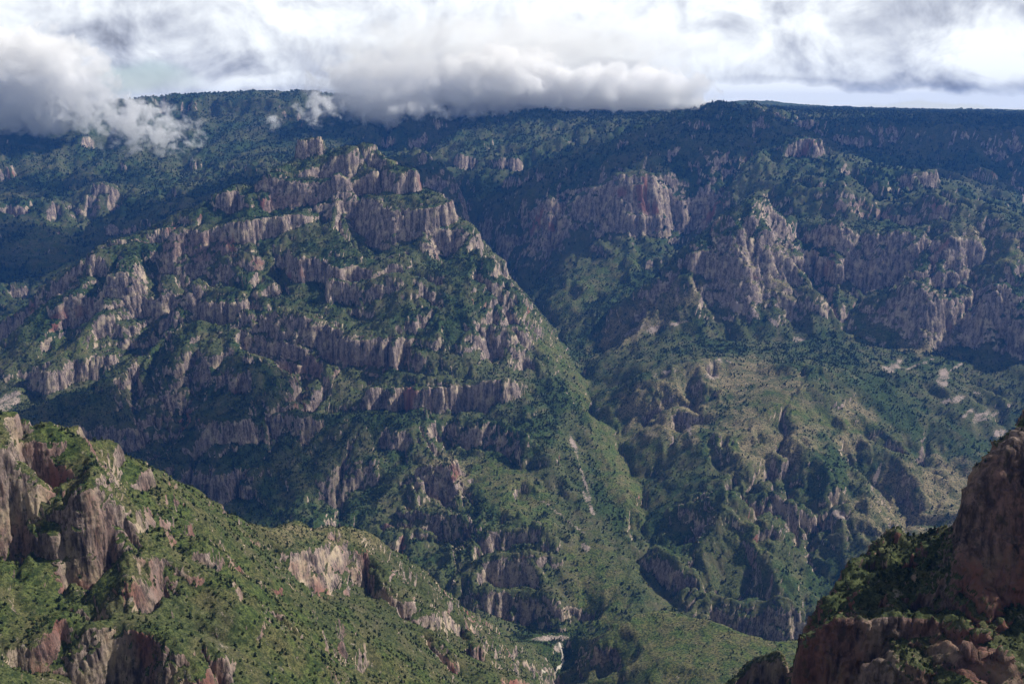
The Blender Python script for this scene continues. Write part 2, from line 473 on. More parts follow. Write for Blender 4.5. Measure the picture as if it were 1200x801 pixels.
L((985, 392, 4520), (975, 340, 4900), (950, 305, 5080), (925, 270, 5250))
# the spur above it that runs out to the right
L((850, 122, 7500), (885, 140, 6900), (915, 158, 6500), (960, 182, 6150), (1010, 196, 5900), (1060, 207, 5650), (1110, 225, 5400), (1150, 248, 5150), (1200, 282, 4850), (1280, 330, 4600), (1400, 390, 4300))
cliff((935, 228, 245, 5500), (965, 225, 252, 5450), (1000, 230, 258, 5400), (1035, 240, 258, 5350), (1070, 238, 262, 5280), (1100, 240, 262, 5230), back=0.4)
cliff((952, 270, 300, 5130), (975, 268, 310, 5080), (998, 276, 335, 4990), (1030, 274, 342, 4950), (1058, 280, 345, 4920), back=0.35)
L((1095, 262, 5100), (1085, 290, 4950), (1095, 330, 4700), (1110, 365, 4520), (1098, 405, 4370))
cliff((1062, 330, 405, 4560), (1085, 335, 412, 4480), (1110, 340, 408, 4500), (1122, 350, 380, 4560), back=0.45)
cliff((1110, 280, 330, 4830), (1130, 285, 345, 4800), (1142, 290, 330, 4850), back=0.4)
L((1135, 380, 4500), (1150, 340, 4700), (1158, 310, 4850))
cliff((1140, 355, 410, 4430), (1162, 330, 420, 4400), (1180, 345, 415, 4400), back=0.4)
cliff((1190, 372, 425, 4250), (1215, 360, 430, 4230), back=0.4)
L((1150, 290, 4950), (1180, 280, 4900), (1195, 320, 4650), (1186, 345, 4500))
# plateau rim on the right
L((850, 122, 7500), (900, 127, 7900), (950, 129, 7900), (1050, 133, 7700), (1130, 136, 7500), (1200, 138, 7400), (1400, 140, 7200))
cliff((900, 140, 150, 7600), (980, 150, 168, 7300), (1060, 152, 172, 7100), (1130, 155, 175, 7000), (1200, 155, 178, 6900), (1350, 160, 180, 6800), back=0.6)
L((960, 172, 6800), (1040, 190, 6500), (1110, 215, 6200), (1180, 250, 5900), (1260, 290, 5600), (1400, 330, 5200))
L((1060, 178, 6900), (1110, 195, 6600), (1150, 205, 6400))
L((1150, 180, 6800), (1190, 215, 6400), (1200, 250, 6100))
W((4400, 12000, 1520), (8000, 9000, 1500), (8000, 14000, 1500))
L((820, 125, 11000), (870, 117, 12000), (905, 118, 12000), (945, 124, 11500))
L((1080, 129, 17000), (1110, 128, 17000), (1140, 130, 17000))

# bench with its knolls
L((860, 415, 4250), (900, 425, 4100), (940, 428, 3950), (965, 440, 3900), (940, 452, 3780), (915, 478, 3620), (930, 500, 3520), (900, 535, 3350), (880, 575, 3150))
L((840, 418, 4150), (800, 430, 4080), (760, 440, 4050))
L((1000, 450, 3900), (985, 490, 3650), (975, 530, 3420), (940, 580, 3200), (905, 620, 3040))
L((1040, 470, 3830), (1020, 520, 3560), (1010, 570, 3280), (985, 600, 3150), (960, 640, 2980))
L((1100, 440, 4120), (1080, 500, 3750), (1075, 560, 3420), (1100, 600, 3230), (1040, 640, 3050))
L((1180, 470, 4000), (1160, 540, 3600), (1190, 600, 3300), (1260, 600, 3350))
L((840, 470, 3820), (790, 520, 3550), (775, 560, 3380), (762, 590, 3260))
L((900, 540, 3300), (850, 570, 3180), (800, 600, 3120), (765, 630, 3060))
cliff((808, 585, 598, 3090), (840, 586, 598, 3080), (868, 584, 596, 3080), back=0.3)
L((800, 480, 3750), (815, 500, 3640), (840, 530, 3460), (860, 555, 3300))
cliff((892, 582, 600, 3080), (915, 580, 602, 3070), (930, 590, 602, 3060), back=0.3)
cliff((972, 595, 612, 3060), (995, 592, 612, 3060), (1010, 600, 610, 3050), back=0.3)
cliff((880, 620, 640, 2960), (905, 616, 642, 2950), (925, 622, 640, 2950), back=0.3)
L((770, 640, 2990), (800, 650, 2900), (830, 690, 2780), (880, 695, 2760), (940, 705, 2740), (1050, 700, 2760))
cliff((760, 640, 668, 2930), (775, 645, 690, 2880), (795, 660, 705, 2830), back=0.3)
cliff((830, 702, 742, 2720), (860, 708, 750, 2700), (900, 718, 756, 2690), (940, 722, 760, 2680), (1000, 720, 765, 2660), (1100, 710, 770, 2640), back=0.25)
W((1500, 2700, 300), (2500, 2800, 500), (4500, 3200, 700))
W((-12000, 12000, 1500), (0, 14000, 1480), (12000, 12000, 1500))

# --- the ground between the survey lines: membrane solved on a conformal (angle, log distance) grid
CELL = 0.0035
A0, A1 = -1.26, 1.26
R0, R1 = math.log(55.0), math.log(42000.0)
NA = int((A1 - A0) / CELL) + 1
NR = int((R1 - R0) / CELL) + 1


def solve_base():
    h = np.zeros((NR, NA), np.float64); c = np.zeros((NR, NA), np.float64)
    for ln in LINES:
        for (p, q) in zip(ln[:-1], ln[1:]):
            p = np.array(p); q = np.array(q)
            r = max(60.0, min(math.hypot(p[0], p[1]), math.hypot(q[0], q[1])))
            n = int(np.linalg.norm(p[:2] - q[:2]) / (r * CELL * 0.4)) + 2
            t = np.linspace(0, 1, n)[:, None]
            s = p + (q - p) * t
            a = np.arctan2(s[:, 0], s[:, 1]); rr = np.log(np.maximum(np.hypot(s[:, 0], s[:, 1]), 1.0))
            i = np.round((rr - R0) / CELL).astype(int); j = np.round((a - A0) / CELL).astype(int)
            ok = (i >= 0) & (i < NR) & (j >= 0) & (j < NA)
            np.add.at(h, (i[ok], j[ok]), s[ok, 2]); np.add.at(c, (i[ok], j[ok]), 1)
    h[-1] += 1450; c[-1] += 1
    h[0] += 1440; c[0] += 1
    m = c > 0
    h[m] /= c[m]
    pyr = [(h, m)]
    while min(pyr[-1][0].shape) > 24:
        H, M = pyr[-1]
        a, b = (H.shape[0] + 1) // 2, (H.shape[1] + 1) // 2
        Hp = np.zeros((2 * a, 2 * b)); Mp = np.zeros((2 * a, 2 * b))
        Hp[:H.shape[0], :H.shape[1]] = H * M; Mp[:H.shape[0], :H.shape[1]] = M
        sH = Hp.reshape(a, 2, b, 2).sum((1, 3)); sM = Mp.reshape(a, 2, b, 2).sum((1, 3))
        pyr.append((np.where(sM > 0, sH / np.maximum(sM, 1), 0), sM > 0))
    u = None
    for lev in range(len(pyr) - 1, -1, -1):
        H, M = pyr[lev]
        if u is None:
            u = np.full(H.shape, H[M].mean())
        else:
            u = np.repeat(np.repeat(u, 2, 0), 2, 1)[:H.shape[0], :H.shape[1]]
        u[M] = H[M]
        its = 400 if lev > 4 else (120 if lev > 1 else 40)
        for _ in range(its):
            p = np.pad(u, 1, mode='edge')
            v = 0.25 * (p[:-2, 1:-1] + p[2:, 1:-1] + p[1:-1, :-2] + p[1:-1, 2:])
            v[M] = H[M]
            u = v
    return u.astype(F)


BASE = solve_base()
th = (A0 + np.arange(NA) * CELL).astype(F)[None, :]
lr = (R0 + np.arange(NR) * CELL).astype(F)[:, None]
RR = np.exp(lr) * np.ones_like(th)
BX, BY = RR * np.sin(th), RR * np.cos(th)


def blur(a, n=1):
    for _ in range(n):
        p = np.pad(a, 1, mode='edge')
        a = (4 * a + 2 * (p[:-2, 1:-1] + p[2:, 1:-1] + p[1:-1, :-2] + p[1:-1, 2:]) + p[:-2, :-2] + p[2:, 2:] + p[:-2, 2:] + p[2:, :-2]) / 16
    return a


def slope_of(h):
    g = blur(h, 2)
    hr = np.gradient(g, CELL, axis=0) / RR; ht = np.gradient(g, CELL, axis=1) / RR
    gx = hr * np.sin(th) + ht * np.cos(th); gy = hr * np.cos(th) - ht * np.sin(th)
    s = np.sqrt(gx * gx + gy * gy) + 1e-6
    return gx / s, gy / s, s


BASE = blur(BASE, 1)


def near_lines(lines):
    """1 on the given lines, falling to 0 over their reach: the open, even slopes"""
    c = np.zeros_like(BASE)
    for width, amount, pts in lines:
        pp = [P(*p)[:2] for p in pts]
        d2 = np.full_like(BASE, 1e12)
        for (x0, y0), (x1, y1) in zip(pp[:-1], pp[1:]):
            ex, ey = x1 - x0, y1 - y0
            t = np.clip(((BX - x0) * ex + (BY - y0) * ey) / (ex * ex + ey * ey + 1e-6), 0, 1)
            d2 = np.minimum(d2, (BX - x0 - t * ex) ** 2 + (BY - y0 - t * ey) ** 2)
        c = np.maximum(c, amount * np.exp(-d2 / (width * width)))
    return c.astype(F)


CALM = near_lines([
    (230, 0.9, [(742, 690, 2780), (756, 600, 3220), (702, 480, 4020), (674, 430, 4480), (642, 380, 5200), (604, 337, 5800), (566, 302, 6450), (541, 230, 7400)]),
    (200, 0.85, [(640, 410, 4200), (690, 500, 3720), (735, 600, 3200)]),
    (260, 0.9, [(740, 400, 4480), (860, 405, 4430), (985, 400, 4480), (1100, 425, 4250), (1200, 450, 4050)]),
    (260, 0.75, [(700, 340, 5400), (740, 330, 5300)]),
    (230, 0.8, [(900, 450, 3850), (930, 485, 3620), (1000, 470, 3820), (1080, 480, 3850), (1130, 520, 3700)]),
    (210, 0.6, [(600, 560, 3350), (660, 620, 3020), (700, 690, 2820)]),
    (260, 0.55, [(884, 250, 4950), (880, 340, 4700)]),
    (330, 0.7, [(30, 290, 6300), (80, 280, 6600)]),
    (240, 0.8, [(760, 740, 2380), (860, 760, 2200)]),
])
for k, lam in enumerate((900, 450, 230, 120, 64, 34, 18)):
    gx, gy, s = slope_of(BASE)
    n = gullies(BX, BY, -gy, gx, lam, k + 3)
    ridge = 1 - 2 * np.abs(n)
    n = 0.5 * n + 0.5 * ridge if k < 4 else ridge
    amp = lam * (0.17, 0.18, 0.13, 0.07, 0.035, 0.03, 0.03)[k] * smooth(0.05, 0.6, s) * smooth(5.0, 11.0, lam / (RR * CELL)) * smooth(0.5, 0.12, lam / RR)
    near_soft = (0.3, 0.5, 0.65, 0.8, 0.8, 0.7, 0.7)[k] * (1 + 0.6 * smooth(0.9, 1.6, s))
    farw = smooth(2250, 3000, RR)
    amp = amp * (farw + (1 - farw) * near_soft)
    amp = amp * (1 - 0.75 * CALM)
    BASE = BASE + (n * amp).astype(F)
wide = blur(BASE, 10); over = BASE - wide; lim = 0.004 * RR
BASE = np.where(over > lim, wide + lim + (over - lim) * 0.3, BASE).astype(F)
SLOPE = np.minimum(slope_of(BASE)[2], 4).astype(F)
print('base', time.time() - T0)


def sample(grid, x, y):
    a = np.arctan2(x, y); r = np.log(np.maximum(np.hypot(x, y), 60))
    fi = np.clip((r - F(R0)) / F(CELL), 0, NR - 1.001); fj = np.clip((a - F(A0)) / F(CELL), 0, NA - 1.001)
    i = fi.astype(np.int32); j = fj.astype(np.int32)
    u = fi - i; v = fj - j
    return (grid[i, j] * (1 - u) + grid[i + 1, j] * u) * (1 - v) + (grid[i, j + 1] * (1 - u) + grid[i + 1, j + 1] * u) * v


def strata(z, D_, at, w, sharp, x, y, lam, sd, few=0.05):
    """cut a slope into cliffs and benches; every bed crops out only along some stretches"""
    t = z / F(D_) + at
    k = np.floor(t); f = t - k
    g = np.clip((f - (0.5 - sharp)) / (2 * sharp), 0, 1)
    crop = smooth(few, few + 0.30, perlin(x / F(lam) + k * F(13.7), y / F(lam) - k * F(7.9), sd))
    return z + w * crop * F(D_) * (g - f)


def height(x, y):
    r = np.hypot(x, y)
    s = np.clip(r / F(3000), 0.22, 1.25)
    sf = s * (0.35 + 0.65 * smooth(1800, 2800, r))
    wx = fbm(x, y, 140, 3, 0.55, 3); wy = fbm(x, y, 140, 3, 0.55, 8)
    fl = fbm(x, y, 34, 3, 0.6, 14); fl2 = fbm(x, y, 34, 3, 0.6, 19)
    st0 = smooth(0.70, 1.4, sample(SLOPE, x, y))
    fa = 4 + 9 * st0
    calm = sample(CALM, x, y)
    nr_m = smooth(860, 700, r) * smooth(300, 380, r) * (x > 0)
    cn = st0 * smooth(1300, 700, r) * (5.0 - 2.5 * nr_m)
    wx = wx * (1 - 0.75 * nr_m); wy = wy * (1 - 0.75 * nr_m)
    z = sample(BASE, x + (wx * 32 + fl * fa) * s + cn * fbm(x, y, 15, 3, 0.6, 16), y + (wy * 32 + fl2 * fa) * s + cn * fbm(x, y, 15, 3, 0.6, 21))
    big = perlin(x / 900, y / 900, 41)
    nz = fbm(x, y, 90, 5, 0.52, 23)
    sf = sf * (1 - 0.6 * calm)
    z = z + nz * 9 * s * (1 - 0.5 * calm) + np.abs(perlin(x / F(26), y / F(26), 30)) * -4 * sf * (0.3 + 0.7 * st0)
    flute = np.abs(perlin(x / F(17), y / F(17), 33)) * 6 + np.abs(perlin(x / F(8), y / F(8), 35)) * 3.0
    patch = perlin(x / F(520), y / F(520), 51)
    near = smooth(1900, 2800, r)
    massif = smooth(300, -100, x - (r - 3200) * 0.1) * smooth(5600, 5200, r)
    benchland = smooth(100, 500, x) * smooth(4500, 4200, r)
    righty = smooth(200, 900, x) * smooth(4300, 4700, r)
    bench = smooth(-0.25, 0.15, patch + 0.35 * massif - 0.4 * benchland - 0.15 * righty) * near * (1 - 0.9 * calm)
    z = z + smooth(5300, 6500, r) * smooth(9500, 8000, r) * (np.abs(perlin(x / F(120), y / F(160), 81)) * -34 + np.abs(perlin(x / F(50), y / F(50), 82)) * -16)
    lo = smooth(60, 160, z)
    far_cut = 1 - 0.75 * smooth(1350, 1500, z)
    z1 = z + flute * sf * (0.25 + 0.75 * np.maximum(st0, 0.6 * bench))
    z = strata(z1, 170, big * 0.9 + 0.3 * patch, 0.50 * bench * lo * far_cut, 0.06, x, y, 420, 70, -0.02)
    z = strata(z, 52, patch * 0.9 + 0.5 * big, 0.42 * lo * near * (1 - 0.85 * calm), 0.09, x, y, 230, 75, 0.12 - 0.1 * massif)
    z = z + nr_m * (np.abs(perlin(x / F(24), y / F(24), 85)) * -11 + np.abs(perlin(x / F(10), y / F(10), 86)) * -4.5 + perlin(x / F(3.5), y / F(3.5), 87) * 0.9 + 3)
    z = strata(z, 38, big + patch, 0.5 * (1 - near) * smooth(150, 400, r), 0.10, x, y, 95, 78, 0.12)
    z = z + perlin(x / F(11), y / F(11), 60) * 1.1 * sf + perlin(x / F(5), y / F(5), 61) * 0.6 * sf
    return z


# columns of the mesh: dense inside the view, wider outside
ac = list(np.arange(-0.545, 0.5451, 0.00098))
st = 0.0012; a = ac[-1]; ext = []
while a < 1.24:
    st *= 1.07; a += st; ext.append(a)
AZ = np.array([-e for e in ext[::-1]] + ac + ext, F)
NC = len(AZ)
SIN, COS = np.sin(AZ)[None, :], np.cos(AZ)[None, :]
lr1 = np.linspace(R0 + 0.02, R1 - 0.02, 1500).astype(F)
r1 = np.exp(lr1)[:, None]
h1 = height((r1 * SIN).ravel(), (r1 * COS).ravel()).reshape(len(lr1), NC)
print('pass1', time.time() - T0)
# rows follow the relief, so that cliffs get as many rows as flats of the same apparent height
dzr = np.diff(h1, axis=0) / r1[:-1]
dl = lr1[1] - lr1[0]
view = (h1 - ZC) / r1
facing = np.where(np.diff(view, axis=0) > 0, 1.0, 0.22)
vis = np.maximum.accumulate(view, axis=0)[:-1]
hid = np.where(view[:-1] < vis - 0.02, 0.35, 1.0)
dens = np.sqrt((0.30 * dl) ** 2 + dzr ** 2) * facing * hid
dens = np.maximum(dens, 0.12 * dl)
ker = np.ones(41) / 41
dp = np.pad(dens, ((2, 2), (20, 20)), mode='edge')
cs = np.cumsum(np.pad(dp, ((0, 0), (1, 0))), axis=1)
dp = (cs[:, 41:] - cs[:, :-41]) / 41
dens = (dp[:-4] + dp[1:-3] + dp[2:-2] + dp[3:-1] + dp[4:]) / 5
cum = np.concatenate([np.zeros((1, NC)), np.cumsum(dens, axis=0)])
NROW = 1500
lrr = np.empty((NROW, NC), F)
for j in range(NC):
    lrr[:, j] = np.interp(np.linspace(0, cum[-1, j], NROW), cum[:, j], lr1)
RG = np.exp(lrr)
X = (RG * SIN).ravel(); Y = (RG * COS).ravel()
Z = height(X, Y)
print('pass2', time.time() - T0, NC, NROW, 'len', cum[-1].mean())

V = np.stack([X, Y, Z], 1).reshape(NROW, NC, 3)


def normals(V):
    du = np.gradient(V, axis=1); dv = np.gradient(V, axis=0)
    n = np.cross(du.reshape(-1, 3), dv.reshape(-1, 3))
    return n / (np.linalg.norm(n, axis=1)[:, None] + 1e-9)


N = normals(V)
N[N[:, 2] < 0] *= -1
steep = 1 - N[:, 2]
R = RG.ravel()
rock_sel = np.where((steep > 0.38) & (R < 9000) & (R > 150))[0]
x, y, z = X[rock_sel], Y[rock_sel], Z[rock_sel]
sc = np.clip(R[rock_sel] / 3000, 0.25, 1.3)
def crack(l, h_, sd):
    return 0.45 - np.abs(perlin3(x / (l * sc), y / (l * sc), z / (h_ * sc), sd))


d = crack(30, 110, 1) * 9 * sc
d += crack(13, 50, 2) * 5 * sc
d += crack(6, 22, 3) * 2.6 * sc
d += perlin3(x / (40 * sc), y / (40 * sc), z / (8 * sc), 4) * 2.6 * sc
d *= smooth(0.38, 0.58, steep[rock_sel]) * (1.1 + 1.3 * smooth(900, 600, R[rock_sel]))
hn = N[rock_sel] * [1, 1, 0.25]
Vf = V.reshape(-1, 3)
Vf[rock_sel] += (hn * d[:, None]).astype(F)
N = normals(V); N[N[:, 2] < 0] *= -1
X, Y, Z = Vf[:, 0], Vf[:, 1], Vf[:, 2]
steep = 1 - N[:, 2]
print('displaced', time.time() - T0)

# ------------------------------------------------------------------ ground cover masks (vertex attributes)
cw = Y * CS - (Z - ZC) * SN
PX = 600 + FPX * X / np.maximum(cw, 1); PY = 400.5 - FPX * (Y * SN + (Z - ZC) * CS) / np.maximum(cw, 1)
g1 = fbm(X, Y, 420, 4, 0.55, 71)
g2 = fbm(X, Y, 60, 3, 0.6, 76)
near_r = smooth(2500, 1900, R)
bench_r = smooth(50, 500, X) * smooth(4450, 4200, R) * (1 - near_r)
zone = np.zeros_like(X)
for zb in [(885, 305, 60, 80, 0, 4300, 5400), (735, 245, 105, 42, 0, 5500, 6500), (1075, 300, 130, 110, 10, 4100, 5600), (385, 235, 90, 36, 12, 4600, 5500),
           (495, 278, 66, 26, 6, 4600, 5500), (582, 400, 48, 40, 0, 3900, 4600), (520, 565, 34, 36, 0, 3000, 3700), (370, 410, 95, 40, 12, 3900, 4500), (140, 350, 90, 36, 0, 4300, 5000)]:
    u_ = ((PX - zb[0]) * math.cos(rad(zb[4])) + (PY - zb[1]) * math.sin(rad(zb[4]))) / zb[2]
    v_ = ((PY - zb[1]) * math.cos(rad(zb[4])) - (PX - zb[0]) * math.sin(rad(zb[4]))) / zb[3]
    zone = np.maximum(zone, smooth(1.25, 0.75, np.sqrt(u_ * u_ + v_ * v_) + 0.4 * g2) * ((R > zb[5]) & (R < zb[6])))
rock = smooth(0.49, 0.63, steep + 0.13 * zone + 0.14 * g2 + 0.08 * g1 + 0.03 * near_r - 0.05 * bench_r)
forest = smooth(-0.15, 0.25, g1 + 0.5 * g2 - 0.5 * (steep - 0.2)) * (1 - 0.75 * near_r)


def blob(px, py, rx, ry, rot=0.0, lo=1000, hi=20000, noise=0.6, edge=0.3):
    """a patch of ground as surveyed in the photograph, kept to one range of distances"""
    c, s_ = math.cos(rad(rot)), math.sin(rad(rot))
    u = ((PX - px) * c + (PY - py) * s_) / rx; v = (-(PX - px) * s_ + (PY - py) * c) / ry
    d_ = np.sqrt(u * u + v * v) + g2 * noise
    return smooth(1 + edge, 1 - edge, d_) * ((R > lo) & (R < hi))


def many(items, base=None):
    m_ = np.zeros_like(X) if base is None else base
    for it in items:
        m_ = np.maximum(m_, blob(*it[:5], **(it[5] if len(it) > 5 else {})))
    return m_


crag_r = many([(1190, 610, 66, 104, 14, dict(lo=100, hi=900, noise=0.15, edge=0.08)), (992, 780, 52, 58, 0, dict(lo=100, hi=560, noise=0.35)), (1060, 735, 50, 12, 0, dict(lo=100, hi=900)), (1150, 780, 60, 26, 25, dict(lo=100, hi=900, noise=0.8))])
rock = np.maximum(rock, crag_r)
scar = many([(935, 398, 9, 4, 0), (765, 386, 12, 4, -25), (795, 378, 12, 3, -15), (1045, 430, 13, 6, -20), (1020, 397, 7, 5, 30), (1035, 402, 5, 5, 0),
             (1105, 443, 8, 15, 15), (1118, 468, 15, 5, -15), (1150, 488, 12, 7, -30), (1172, 508, 10, 5, -20), (1082, 425, 20, 2, -20), (1136, 482, 10, 3, -40),
             (845, 352, 8, 5, 60), (862, 358, 9, 5, 60), (885, 368, 10, 5, 50), (905, 376, 10, 4, 40), (740, 388, 20, 3, -25),
             (650, 598, 52, 1.8, 38), (684, 560, 2, 26, -18), (690, 590, 3, 18, -25), (686, 640, 9, 5, 50), (672, 520, 3, 14, -20),
             (646, 747, 26, 4, -3), (655, 757, 6, 8, 0), (914, 594, 14, 7, 20), (985, 603, 12, 6, 20), (1026, 560, 3, 26, 20), (846, 423, 15, 3, 5),
             (806, 498, 4, 12, -15), (833, 441, 12, 4, 0), (778, 437, 14, 3, -10), (10, 470, 18, 10, -30, dict(lo=2500)), (1145, 460, 6, 3, 0), (1165, 486, 8, 3, -30),
             (700, 480, 4, 3, 0), (1120, 430, 12, 2, -30)])
grass = many([(640, 400, 12, 55, -40), (700, 480, 14, 60, -35), (728, 560, 20, 60, -25), (600, 575, 60, 26, 30), (930, 484, 50, 12, 8), (905, 468, 26, 12, 0), (1000, 500, 30, 9, 0), (850, 520, 24, 10, -20), (760, 530, 20, 14, 0),
              (58, 290, 32, 36, 0), (482, 188, 34, 4, -3), (440, 214, 36, 10, 35), (700, 330, 60, 18, -30), (1028, 385, 34, 16, 0), (1180, 300, 40, 14, 30),
              (90, 400, 50, 14, -25), (700, 690, 30, 60, -15), (360, 190, 14, 4, 0, dict(lo=5800)), (880, 640, 20, 30, 0), (830, 760, 120, 40, 5, dict(lo=1700, hi=2500))])
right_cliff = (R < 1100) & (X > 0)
grass = np.maximum(grass * 0.9, near_r * smooth(-0.35, 0.2, g1 + 0.35 * g2) * np.where(right_cliff, 0.0, 0.75))
grass = np.maximum(grass, 0.95 * ((X > 60) & (X < 1000) & (Y > 1850) & (Y < 2480)) * smooth(50, 110, Z))
dry = many([(735, 575, 22, 13, 10), (900, 505, 60, 50, 0), (860, 440, 60, 22, 0), (915, 455, 28, 22, 0), (1000, 500, 24, 30, 0), (1090, 590, 90, 50, -10), (525, 560, 30, 26, 10),
            (780, 480, 60, 40, 0), (400, 625, 60, 14, 8, dict(hi=2300)), (310, 610, 60, 12, 30, dict(hi=2300)), (790, 755, 90, 34, 8, dict(lo=1800, hi=2600)),
            (760, 370, 70, 20, -30), (880, 320, 60, 40, 0), (1090, 390, 40, 30, 0), (1170, 290, 40, 18, 20)])
dry = np.maximum(dry, 0.6 * ((X > 60) & (X < 1000) & (Y > 1850) & (Y < 2480)) * smooth(50, 110, Z))
red = smooth(0.05, 0.5, fbm(X, Y + Z, 300, 3, 0.55, 90)) * smooth(-0.1, 0.4, fbm(X, Y, 70, 3, 0.6, 95) + 0.2)
red = np.maximum(red * 0.75, (0.50 + 0.7 * g2) * ((R < 900) & (X > 0)))
red = np.maximum(red, 0.42 * many([(1135, 590, 14, 60, 0, dict(lo=100, hi=900)), (1165, 675, 50, 22, 35, dict(lo=100, hi=900)), (60, 525, 36, 22, 0, dict(lo=500, hi=1400)), (125, 640, 16, 50, 0, dict(lo=500, hi=1400)), (10, 640, 30, 40, 0, dict(lo=500, hi=1400)), (190, 680, 20, 22, 0, dict(lo=500, hi=1400)),
    (345, 668, 22, 12, 10, dict(lo=1200, hi=2000)), (410, 668, 26, 10, 10, dict(lo=1200, hi=2000)), (400, 430, 90, 20, 0), (330, 240, 50, 16, 0), (1000, 250, 60, 20, 0), (230, 290, 50, 20, 0)]))
red = np.maximum(red, (0.28 + 0.8 * g2) * ((R < 2300) & (X < 0)))

nr, nc = NROW, NC
idx = np.arange(nr * nc, dtype=np.int32).reshape(nr, nc)
quads = np.stack([idx[:-1, :-1], idx[:-1, 1:], idx[1:, 1:], idx[1:, :-1]], -1).reshape(-1, 4)


def grid_object(name, qsel, mats, kind='structure', label=None):
    q = quads[qsel]
    used, inv = np.unique(q.ravel(), return_inverse=True)
    me = D.meshes.new(name)
    me.vertices.add(len(used)); me.vertices.foreach_set('co', Vf[used].ravel().astype(F))
    me.loops.add(len(q) * 4); me.loops.foreach_set('vertex_index', inv.astype(np.int32).ravel())
    me.polygons.add(len(q)); me.polygons.foreach_set('loop_start', np.arange(0, len(q) * 4, 4, dtype=np.int32))
    me.polygons.foreach_set('use_smooth', np.ones(len(q), bool))
    me.update(calc_edges=True)
    at = me.color_attributes.new('cover', 'FLOAT_COLOR', 'POINT')
    at.data.foreach_set('color', np.stack([rock, forest, grass, scar], 1)[used].astype(F).ravel())
    at = me.color_attributes.new('tint', 'FLOAT_COLOR', 'POINT')
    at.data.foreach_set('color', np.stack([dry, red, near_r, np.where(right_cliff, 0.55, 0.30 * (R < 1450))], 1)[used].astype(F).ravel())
    me.materials.append(mats)
    o = D.objects.new(name, me); scene.collection.objects.link(o)
    o['kind'] = kind
    if label: o['label'] = label
    return o


